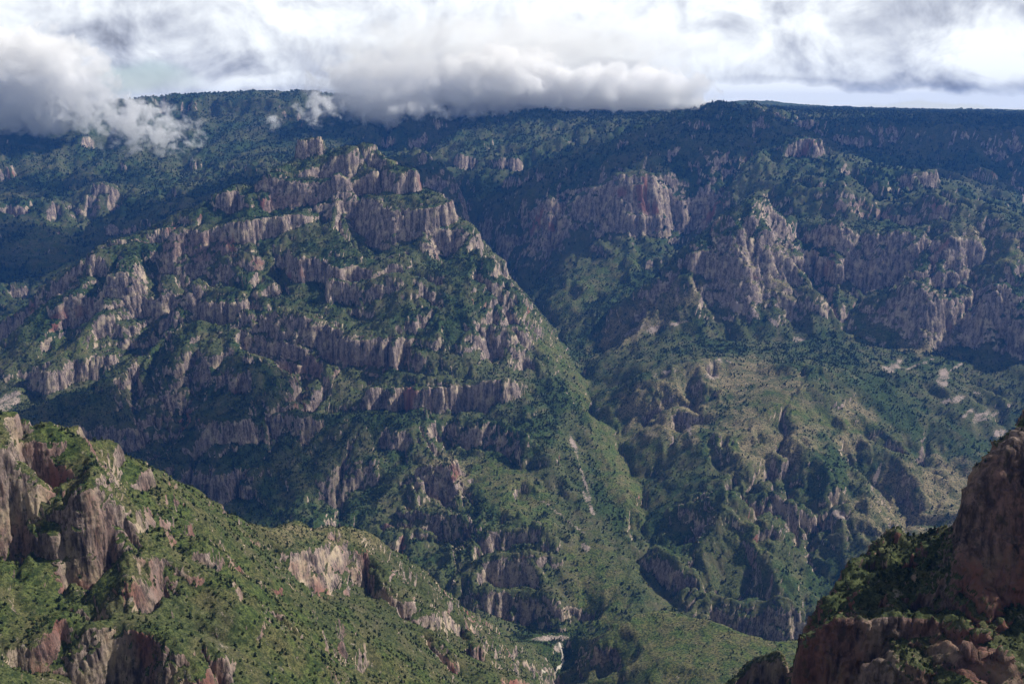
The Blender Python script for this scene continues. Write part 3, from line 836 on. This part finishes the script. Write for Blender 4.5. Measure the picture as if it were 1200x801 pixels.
def ground_material():
    m = D.materials.new('canyon_ground'); m.use_nodes = True
    m.node_tree.nodes.clear()
    t = NT(m.node_tree)
    at = t.node('ShaderNodeAttribute', attribute_name='cover')
    sp = t.node('ShaderNodeSeparateColor'); t.l.new(at.outputs['Color'], sp.inputs[0])
    rk, fo, gr = sp.outputs; scr = at.outputs['Alpha']
    co = t.node('ShaderNodeTexCoord').outputs['Object']
    at2 = t.node('ShaderNodeAttribute', attribute_name='tint')
    sp2 = t.node('ShaderNodeSeparateColor'); t.l.new(at2.outputs['Color'], sp2.inputs[0])
    dr, rd, nr_ = sp2.outputs
    streak = t.vmath('MULTIPLY', co, (1, 1, 0.13))
    n1 = t.noise(streak, 0.07, 7, 0.68)
    n2 = t.noise(co, 0.006, 4, 0.6)
    n3 = t.noise(co, 0.16, 5, 0.72)
    n4 = t.noise(co, 0.022, 5, 0.65)
    n5 = t.noise(t.vmath('MULTIPLY', co, (1, 1, 0.22)), 0.33, 6, 0.7)
    c = t.mix(t.ramp(t.math('ADD', t.math('MULTIPLY', n1, 0.6), t.math('MULTIPLY', n5, 0.5)), 0.44, 0.66), (0.055, 0.042, 0.042), (0.41, 0.32, 0.275))
    c = t.mix(t.ramp(t.math('ADD', n4, t.math('MULTIPLY', n1, 0.4)), 0.68, 0.88), c, (0.50, 0.40, 0.28))
    c = t.mix(t.math('MULTIPLY', t.ramp(t.math('ADD', t.math('MULTIPLY', rd, 0.66), t.math('ADD', t.math('MULTIPLY', n1, 0.45), t.math('MULTIPLY', n5, 0.5))), 0.66, 1.0), 0.85), c, (0.26, 0.095, 0.07))
    c = t.mix(t.math('MULTIPLY', t.ramp(n3, 0.52, 0.66), 0.7), c, (0.045, 0.055, 0.028))
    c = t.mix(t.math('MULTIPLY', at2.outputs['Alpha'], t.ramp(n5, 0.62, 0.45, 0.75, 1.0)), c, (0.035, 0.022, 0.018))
    veg = t.mix(t.ramp(n3, 0.38, 0.62), (0.028, 0.042, 0.016), (0.10, 0.112, 0.045))
    veg = t.mix(t.math('MULTIPLY', t.ramp(n4, 0.45, 0.65), 0.8), veg, (0.11, 0.10, 0.055))
    veg = t.mix(fo, veg, t.mix(t.ramp(n3, 0.38, 0.62), (0.014, 0.030, 0.011), (0.055, 0.085, 0.026)))
    veg = t.mix(t.math('MULTIPLY', dr, t.ramp(n4, 0.3, 0.6)), veg, t.mix(t.ramp(n3, 0.4, 0.56), (0.05, 0.05, 0.025), (0.26, 0.21, 0.12)))
    veg = t.mix(gr, veg, t.mix(t.ramp(n4, 0.36, 0.66), t.mix(t.ramp(n3, 0.42, 0.60), (0.026, 0.046, 0.013), (0.100, 0.138, 0.034)), t.mix(t.ramp(n3, 0.40, 0.60), (0.050, 0.052, 0.022), (0.17, 0.15, 0.065))))
    rr = t.ramp(t.math('ADD', rk, t.math('MULTIPLY', t.math('SUBTRACT', n3, 0.5), 0.9)), 0.40, 0.60)
    tuft = t.noise(co, 0.55, 5, 0.75)
    veg = t.mix(t.math('MULTIPLY', nr_, t.ramp(tuft, 0.56, 0.40, 0.0, 0.75)), veg, (0.016, 0.022, 0.009))
    stones = t.ramp(t.noise(co, 0.085, 4, 0.8), 0.60, 0.68)
    veg = t.mix(t.math('MULTIPLY', stones, t.ramp(n4, 0.45, 0.6, 0.15, 0.85)), veg, (0.27, 0.225, 0.19))
    c = t.mix(rr, veg, c)
    c = t.mix(t.ramp(t.math('ADD', t.math('ADD', t.math('MULTIPLY', scr, 0.85), t.math('MULTIPLY', t.math('SUBTRACT', n4, 0.5), 1.8)), t.math('MULTIPLY', t.math('SUBTRACT', n3, 0.5), 1.7)), 0.55, 1.0), c, t.mix(n3, (0.24, 0.19, 0.16), (0.42, 0.335, 0.29)))
    b = t.node('ShaderNodeBsdfPrincipled')
    t.l.new(c, b.inputs['Base Color']); b.inputs['Roughness'].default_value = 0.95
    b.inputs['Specular IOR Level'].default_value = 0.1
    bump = t.node('ShaderNodeBump'); bump.inputs['Strength'].default_value = 0.6; bump.inputs['Distance'].default_value = 4.0
    t.l.new(t.math('ADD', t.math('ADD', n1, t.math('MULTIPLY', n5, t.math('MULTIPLY', rk, 0.8))), t.math('MULTIPLY', n3, 0.6)), bump.inputs['Height'])
    t.l.new(bump.outputs[0], b.inputs['Normal'])
    o = t.node('ShaderNodeOutputMaterial'); t.l.new(b.outputs[0], o.inputs['Surface'])
    return m


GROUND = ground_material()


def draped_path():
    pts = [P(655, 755, 2560), P(659, 768, 2500), P(660, 776, 2470), P(654, 786, 2440), P(649, 795, 2410), P(642, 806, 2370), P(630, 830, 2280)]
    pts = np.array(pts)[:, :2]
    t_ = np.linspace(0, len(pts) - 1, 90)
    c_ = np.stack([np.interp(t_, range(len(pts)), pts[:, k]) for k in (0, 1)], 1)
    for _ in range(6):
        c_[1:-1] = (c_[:-2] + 2 * c_[1:-1] + c_[2:]) / 4
    tan = np.gradient(c_, axis=0); tan /= np.linalg.norm(tan, axis=1)[:, None]
    side = np.stack([-tan[:, 1], tan[:, 0]], 1)
    wdt = 3.6 + 1.0 * np.sin(t_ * 5)
    vs = []
    for k in (-1, -0.4, 0.4, 1):
        q = c_ + side * (wdt * k)[:, None]
        vs.append(np.column_stack([q, height(q[:, 0].astype(F), q[:, 1].astype(F)) + (2.5 if abs(k) < 1 else 0.5)]))
    vs = np.stack(vs, 1).reshape(-1, 3)
    fs = [(i * 4 + j, i * 4 + j + 1, i * 4 + j + 5, i * 4 + j + 4) for i in range(len(c_) - 1) for j in range(3)]
    me = D.meshes.new('path'); me.from_pydata(vs.tolist(), [], fs); me.update()
    m = D.materials.new('path_dust'); m.use_nodes = True
    t = NT(m.node_tree); b = m.node_tree.nodes['Principled BSDF']
    co = t.node('ShaderNodeTexCoord').outputs['Object']
    t.l.new(t.mix(t.noise(co, 0.3, 5, 0.7), (0.42, 0.36, 0.28), (0.62, 0.56, 0.46)), b.inputs['Base Color'])
    b.inputs['Roughness'].default_value = 0.95
    me.materials.append(m)
    o = D.objects.new('path', me); scene.collection.objects.link(o)
    o['kind'] = 'structure'; o['label'] = 'pale dusty track winding along the canyon bottom beside the green hill'


draped_path()


def inside(poly, x, y):
    r_ = np.zeros(len(x), bool)
    for (x0, y0), (x1, y1) in zip(poly, poly[1:] + poly[:1]):
        c_ = (y0 > y) != (y1 > y)
        r_ ^= c_ & (x < (x1 - x0) * (y - y0) / (y1 - y0 + 1e-9) + x0)
    return r_


q0 = quads[:, 0]
qx, qy, qr = X[q0], Y[q0], R[q0]
crag_q = (qx > 105) & (qr < 760)
knoll_q = inside([(130, 1700), (1100, 1700), (1100, 2250), (820, 2430), (350, 2560), (150, 2560), (125, 2400)], qx, qy)
ridge_q = inside([(-1500, 500), (-200, 480), (60, 900), (110, 1250), (120, 2380), (60, 2560), (-250, 2650), (-900, 2600), (-1500, 1800)], qx, qy)
mountain_q = inside([(-3400, 2650), (-1500, 2720), (-800, 2780), (-250, 2720), (40, 2690)] + [P(*p)[:2] for p in
                    [(690, 742, 2660), (742, 705, 2740), (756, 640, 3040), (756, 600, 3220), (735, 540, 3600), (702, 480, 4020), (674, 430, 4480), (642, 380, 5200), (604, 337, 5800)]]
                    + [(-300, 6000), (-1400, 6000), (-2600, 5400), (-3400, 4600)], qx, qy)
ridge_q &= ~crag_q; knoll_q &= ~(crag_q | ridge_q); mountain_q &= ~(crag_q | knoll_q | ridge_q)
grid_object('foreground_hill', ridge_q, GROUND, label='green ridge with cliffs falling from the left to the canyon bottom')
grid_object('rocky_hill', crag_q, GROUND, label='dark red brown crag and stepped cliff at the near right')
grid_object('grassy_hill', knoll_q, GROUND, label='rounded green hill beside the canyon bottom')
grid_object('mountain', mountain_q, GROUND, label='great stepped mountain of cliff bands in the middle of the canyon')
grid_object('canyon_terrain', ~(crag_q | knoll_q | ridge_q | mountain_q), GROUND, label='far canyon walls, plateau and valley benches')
print('mesh', time.time() - T0)

# ------------------------------------------------------------------ haze
def haze_box():
    x0, x1, y0, y1, z0, z1 = -14000, 14000, -600, 16000, -140, 1760
    v = [(x, y, z) for z in (z0, z1) for y in (y0, y1) for x in (x0, x1)]
    f = [(0, 2, 3, 1), (4, 5, 7, 6), (0, 1, 5, 4), (2, 6, 7, 3), (0, 4, 6, 2), (1, 3, 7, 5)]
    me = D.meshes.new('haze'); me.from_pydata(v, [], f); me.update()
    m = D.materials.new('haze'); m.use_nodes = True; m.node_tree.nodes.clear()
    t = NT(m.node_tree)
    p = t.node('ShaderNodeVolumePrincipled')
    p.inputs['Color'].default_value = HAZE_COLOUR
    p.inputs['Density'].default_value = HAZE_DENSITY
    p.inputs['Anisotropy'].default_value = 0.2
    o = t.node('ShaderNodeOutputMaterial'); t.l.new(p.outputs[0], o.inputs['Volume'])
    me.materials.append(m)
    o = D.objects.new('haze', me); scene.collection.objects.link(o)
    o['kind'] = 'stuff'
    return o


haze_box()

# ------------------------------------------------------------------ vegetation: a mass nobody could count
def clump_mesh(name, seed, tall, blobs, mat):
    """leaf clumps spread through a crown, with a stub of trunk"""
    r = np.random.default_rng(seed)
    vs, fs = [], []
    def card(c, n, size):
        a_ = np.cross(n, [0.3, 0.2, 1.0]); a_ /= np.linalg.norm(a_) + 1e-6
        b_ = np.cross(n, a_)
        k = len(vs); m_ = r.integers(4, 7)
        for i in range(m_):
            t_ = 2 * math.pi * i / m_ + r.random() * 0.5
            vs.append(tuple(c + (a_ * math.cos(t_) + b_ * math.sin(t_)) * size * (0.6 + 0.7 * r.random()) + n * (r.random() - 0.5) * size * 0.5))
        fs.append(tuple(range(k, k + m_)))
    for _ in range(blobs):
        d_ = r.normal(size=3); d_ /= np.linalg.norm(d_)
        rad_ = r.random() ** 0.4
        c = np.array([d_[0] * 0.5 * rad_, d_[1] * 0.5 * rad_, 0.42 * tall + d_[2] * 0.42 * tall * rad_])
        if tall > 1.3:
            c[:2] *= max(0.15, 1.15 - c[2] / tall)
        n = d_ + r.normal(size=3) * 0.4; n /= np.linalg.norm(n)
        card(c, n, 0.19 + 0.10 * r.random())
    k = len(vs)
    for z_, w_ in ((-0.3, 0.05), (0.5 * tall, 0.03)):
        for i in range(4):
            vs.append((w_ * math.cos(i * 1.57), w_ * math.sin(i * 1.57), z_))
    for i in range(4):
        fs.append((k + i, k + (i + 1) % 4, k + 4 + (i + 1) % 4, k + 4 + i))
    me = D.meshes.new(name); me.from_pydata(vs, [], fs); me.update()
    me.materials.append(mat)
    return D.objects.new(name, me)


def leaf_material(name, a_, b_):
    m = D.materials.new(name); m.use_nodes = True
    t = NT(m.node_tree)
    p = m.node_tree.nodes['Principled BSDF']
    info = t.node('ShaderNodeObjectInfo')
    t.l.new(t.mix(info.outputs['Random'], a_, b_), p.inputs['Base Color'])
    p.inputs['Roughness'].default_value = 0.8
    p.inputs['Specular IOR Level'].default_value = 0.15
    return m


LEAF = leaf_material('leaf_dark', (0.028, 0.046, 0.016), (0.105, 0.122, 0.042))
PINE = leaf_material('leaf_pine', (0.012, 0.026, 0.012), (0.035, 0.05, 0.02))
kinds = [clump_mesh('shrub_shape', 1, 0.75, 34, LEAF), clump_mesh('shrub_shape.001', 2, 0.95, 40, LEAF),
         clump_mesh('tree_shape', 3, 1.15, 44, LEAF), clump_mesh('pine_shape', 4, 2.1, 46, PINE)]
sources = D.collections.new('plant_shapes')
for o in kinds:
    sources.objects.link(o)


def scatter(name, label, n, lo, hi, size, prob, kind=None, seed=1):
    r = np.random.default_rng(seed)
    area_w = np.abs(AZ[1:] - AZ[:-1])
    Rg = RG[:-1, :-1]
    cell = ((RG[1:, :-1] - RG[:-1, :-1]) * Rg * area_w[None, :])
    ok = (Rg > lo) & (Rg < hi) & (np.abs(AZ[:-1])[None, :] < 0.62)
    wgt = np.where(ok, cell * prob[:-1, :-1], 0).ravel()
    cdf = np.cumsum(wgt); cdf /= cdf[-1]
    q = np.searchsorted(cdf, r.random(n))
    q = np.minimum(q, len(wgt) - 1)
    i, j = q // (nc - 1), q % (nc - 1)
    u, v = r.random(n), r.random(n)
    G = Vf.reshape(nr, nc, 3)
    p = (G[i, j] * ((1 - u) * (1 - v))[:, None] + G[i + 1, j] * (u * (1 - v))[:, None] + G[i, j + 1] * ((1 - u) * v)[:, None] + G[i + 1, j + 1] * (u * v)[:, None])
    me = D.meshes.new(name)
    me.vertices.add(n); me.vertices.foreach_set('co', p.astype(F).ravel())
    sz = (size[0] + (size[1] - size[0]) * r.random(n) ** 2).astype(F)
    me.attributes.new('size', 'FLOAT', 'POINT').data.foreach_set('value', sz)
    me.attributes.new('turn', 'FLOAT', 'POINT').data.foreach_set('value', (r.random(n) * 6.28).astype(F))
    pick = r.integers(0, 3, n) if kind is None else r.choice(kind, n)
    me.attributes.new('pick', 'INT', 'POINT').data.foreach_set('value', pick.astype(np.int32))
    o = D.objects.new(name, me); scene.collection.objects.link(o)
    o['kind'] = 'stuff'; o['label'] = label
    ng = D.node_groups.new(name, 'GeometryNodeTree')
    ng.interface.new_socket('Geometry', in_out='INPUT', socket_type='NodeSocketGeometry')
    ng.interface.new_socket('Geometry', in_out='OUTPUT', socket_type='NodeSocketGeometry')
    t = NT(ng)
    gi, go = t.node('NodeGroupInput'), t.node('NodeGroupOutput')
    ci = t.node('GeometryNodeCollectionInfo'); ci.inputs['Collection'].default_value = sources
    ci.inputs['Separate Children'].default_value = True; ci.inputs['Reset Children'].default_value = True
    iop = t.node('GeometryNodeInstanceOnPoints'); iop.inputs['Pick Instance'].default_value = True
    t.l.new(gi.outputs[0], iop.inputs['Points']); t.l.new(ci.outputs[0], iop.inputs['Instance'])
    def named(nm, ty):
        nd = t.node('GeometryNodeInputNamedAttribute', data_type=ty); nd.inputs['Name'].default_value = nm
        return nd.outputs['Attribute']
    t.l.new(named('pick', 'INT'), iop.inputs['Instance Index'])
    t.l.new(named('size', 'FLOAT'), iop.inputs['Scale'])
    cx = t.node('ShaderNodeCombineXYZ'); t.l.new(named('turn', 'FLOAT'), cx.inputs[2])
    t.l.new(cx.outputs[0], iop.inputs['Rotation'])
    t.l.new(iop.outputs[0], go.inputs[0])
    md = o.modifiers.new('plants', 'NODES'); md.node_group = ng
    return o


veg = np.clip(1.15 - rock * 1.1 - scar * 2, 0.02, 1)
clump = smooth(-0.2, 0.5, fbm(X, Y, 45, 3, 0.6, 110)) * (0.25 + 0.75 * forest)
knoll = ((X > 60) & (X < 1000) & (Y > 1850) & (Y < 2480)).astype(F) * smooth(60, 110, Z)
pr = (veg * (0.05 + 1.4 * clump ** 2) * (1 - 0.85 * knoll)).reshape(nr, nc)
scatter('shrubbery', 'small bushes clinging to the ledges of the near right-hand crag', 30000, 380, 900, (0.4, 2.0), pr * (X > 0).reshape(nr, nc), None, 8)
scatter('shrubbery', 'dark scattered bushes over the sunlit green slopes of the nearer ridges', 110000, 640, 2600, (0.8, 3.8), pr, None, 5)
prf = (veg * (0.08 + clump) * (1 - 0.85 * grass) * (1 - 0.6 * bench_r) * (1 - 0.6 * dry)).reshape(nr, nc)
scatter('forest', 'dark green woods over the far canyon slopes', 125000, 2600, 5600, (2.6, 7.5), prf, None, 6)
scatter('forest', 'blue green woods on the shaded slopes under the far rim', 60000, 5600, 9500, (7.0, 15.0), prf, None, 9)
rim = ((Z > 1370) & (rock < 0.5)).astype(F).reshape(nr, nc)
scatter('treeline', 'pine woods along the plateau rim', 26000, 6500, 11000, (9.0, 20.0), rim, [3, 3, 2], 7)

# ------------------------------------------------------------------ low clouds
def cloud_material(name, dens, scale, thresh, soft=0.16, reach=1.0):
    m = D.materials.new(name); m.use_nodes = True; m.node_tree.nodes.clear()
    t = NT(m.node_tree)
    obj = t.node('ShaderNodeTexCoord').outputs['Object']
    pos = t.node('ShaderNodeNewGeometry').outputs['Position']
    r_ = t.vmath('LENGTH', obj); r_ = r_.node.outputs['Value']
    n = t.noise(pos, scale, 6, 0.62, 0.35)
    core = t.math('SUBTRACT', 1.0, t.math('MULTIPLY', r_, r_))
    f = t.math('ADD', t.math('MULTIPLY', core, 0.42 * reach), t.math('SUBTRACT', n, thresh))
    d_ = t.math('MULTIPLY', t.ramp(f, 0.0, soft), dens)
    d_ = t.math('MULTIPLY', d_, t.ramp(core, 0.0, 0.2))
    sc_ = t.node('ShaderNodeVolumeScatter')
    sc_.inputs['Color'].default_value = (0.985, 0.992, 1, 1)
    sc_.inputs['Anisotropy'].default_value = 0.0
    t.l.new(d_, sc_.inputs['Density'])
    o_ = t.node('ShaderNodeOutputMaterial'); t.l.new(sc_.outputs[0], o_.inputs['Volume'])
    return m


def sphere_mesh(name, mat):
    import bmesh
    bm = bmesh.new(); bmesh.ops.create_icosphere(bm, subdivisions=3, radius=1.0)
    me = D.meshes.new(name); bm.to_mesh(me); bm.free(); me.materials.append(mat)
    return me


def cloud(px, py, Y, sx, sy, sz, mat, label, tilt=0, group=None):
    o = D.objects.new('cloud', sphere_mesh('cloud', mat))
    scene.collection.objects.link(o)
    o.location = P(px, py, Y); o.scale = (sx, sy, sz); o.rotation_euler = (0, rad(tilt), 0)
    o['label'] = label; o['category'] = 'cloud'
    o['kind'] = 'thing'
    if group: o['group'] = group
    return o


CL_BIG = cloud_material('cloud_bank', 0.012, 0.0056, 0.66, 0.10)
CL_VEIL = cloud_material('cloud_veil', 0.0016, 0.0045, 0.62, 0.20)
CL_FOG = cloud_material('cloud_fog', 0.006, 0.0058, 0.66, 0.12)
CL_WISP = cloud_material('cloud_wisp', 0.017, 0.0095, 0.66, 0.15, 0.5)
cloud(20, 95, 8700, 1000, 500, 560, CL_BIG, 'tall white cumulus bank rising over the far left rim')
cloud(150, 142, 7900, 800, 380, 300, CL_WISP, 'torn white wisp hanging below the far left rim', 12)
cloud(455, 105, 9200, 900, 450, 420, CL_FOG, 'grey based cloud pouring over the dip in the far rim')
cloud(585, 100, 9050, 950, 520, 400, CL_BIG, 'bright billowing cloud lying on the far rim right of the grey based one')
cloud(720, 108, 8900, 1050, 450, 300, CL_BIG, 'bright low cloud lying on the far rim where it rises to the right')
cloud(500, 128, 8700, 420, 220, 120, CL_WISP, 'torn mist under the rim cloud at the head of the side canyon')
cloud(812, 122, 7700, 380, 200, 90, CL_WISP, 'thin mist blowing over the dark crest at the right end of the rim cloud')
cloud(600, 62, 9500, 2300, 700, 480, CL_VEIL, 'soft bright cloud mass above the rim cloud, thinning out upwards')
cloud(372, 126, 8300, 270, 200, 210, CL_WISP, 'small white puff in front of the dark far wall, right of the torn wisp')
cloud(322, 142, 8300, 120, 100, 110, CL_WISP, 'tiny pale puff beside the small white puff on the dark wall')


def shadow_cloud_material(dens):
    m = D.materials.new('shadow_cloud'); m.use_nodes = True; m.node_tree.nodes.clear()
    t = NT(m.node_tree)
    sc_ = t.node('ShaderNodeVolumeScatter'); sc_.inputs['Color'].default_value = (1, 1, 1, 1)
    sc_.inputs['Density'].default_value = dens
    o_ = t.node('ShaderNodeOutputMaterial'); t.l.new(sc_.outputs[0], o_.inputs['Volume'])
    return m


def shadow_cloud(gx, gy, gz, H, rx, ry, rz, mat, seed, label):
    """a lumpy unseen cloud, added sunward so its shadow falls on the ground point (gx, gy)"""
    import bmesh
    bm = bmesh.new(); bmesh.ops.create_icosphere(bm, subdivisions=5, radius=1.0)
    me = D.meshes.new('cloud'); bm.to_mesh(me); bm.free()
    v = np.empty(len(me.vertices) * 3, F); me.vertices.foreach_get('co', v); v = v.reshape(-1, 3)
    k = sum(perlin3(v[:, 0] * f_, v[:, 1] * f_, v[:, 2] * f_, seed + i_) * a_ for i_, (f_, a_) in enumerate(((1.3, 0.5), (2.9, 0.28), (6.1, 0.14), (12.3, 0.07))))
    v = v * (1 + k)[:, None]; v[:, 2] = np.where(v[:, 2] < 0, v[:, 2] * 0.5, v[:, 2])
    me.vertices.foreach_set('co', v.astype(F).ravel()); me.update(); me.materials.append(mat)
    o = D.objects.new('cloud', me); scene.collection.objects.link(o)
    hz = H / math.tan(rad(SUN_EL))
    o.location = (gx + hz * math.sin(rad(SUN_AZ)), gy + hz * math.cos(rad(SUN_AZ)), gz + H)
    o.scale = (rx, ry, rz)
    o['label'] = label; o['category'] = 'cloud'; o['kind'] = 'thing'


HC = shadow_cloud_material(0.0050)  # clouds added above the frame, out of view, to cast the cloud shadows
shadow_cloud(-1500, 3450, 300, 2600, 900, 480, 330, HC, 1, 'unseen high cloud added to shade the face of the central mountain')
shadow_cloud(0, 6700, 1000, 2500, 2600, 600, 420, HC, 2, 'wide unseen high cloud added to shade the head of the canyon')
shadow_cloud(3100, 6900, 1000, 2500, 1500, 700, 400, HC, 3, 'unseen high cloud added to shade the upper right-hand canyon wall')
shadow_cloud(-3300, 6300, 900, 2600, 1500, 700, 400, HC, 4, 'unseen high cloud added to shade the far left canyon side')
cy.volume_step_rate = 0.13
cy.volume_max_steps = 512
cy.volume_bounces = 14
cy.max_bounces = 14
print('done', time.time() - T0)
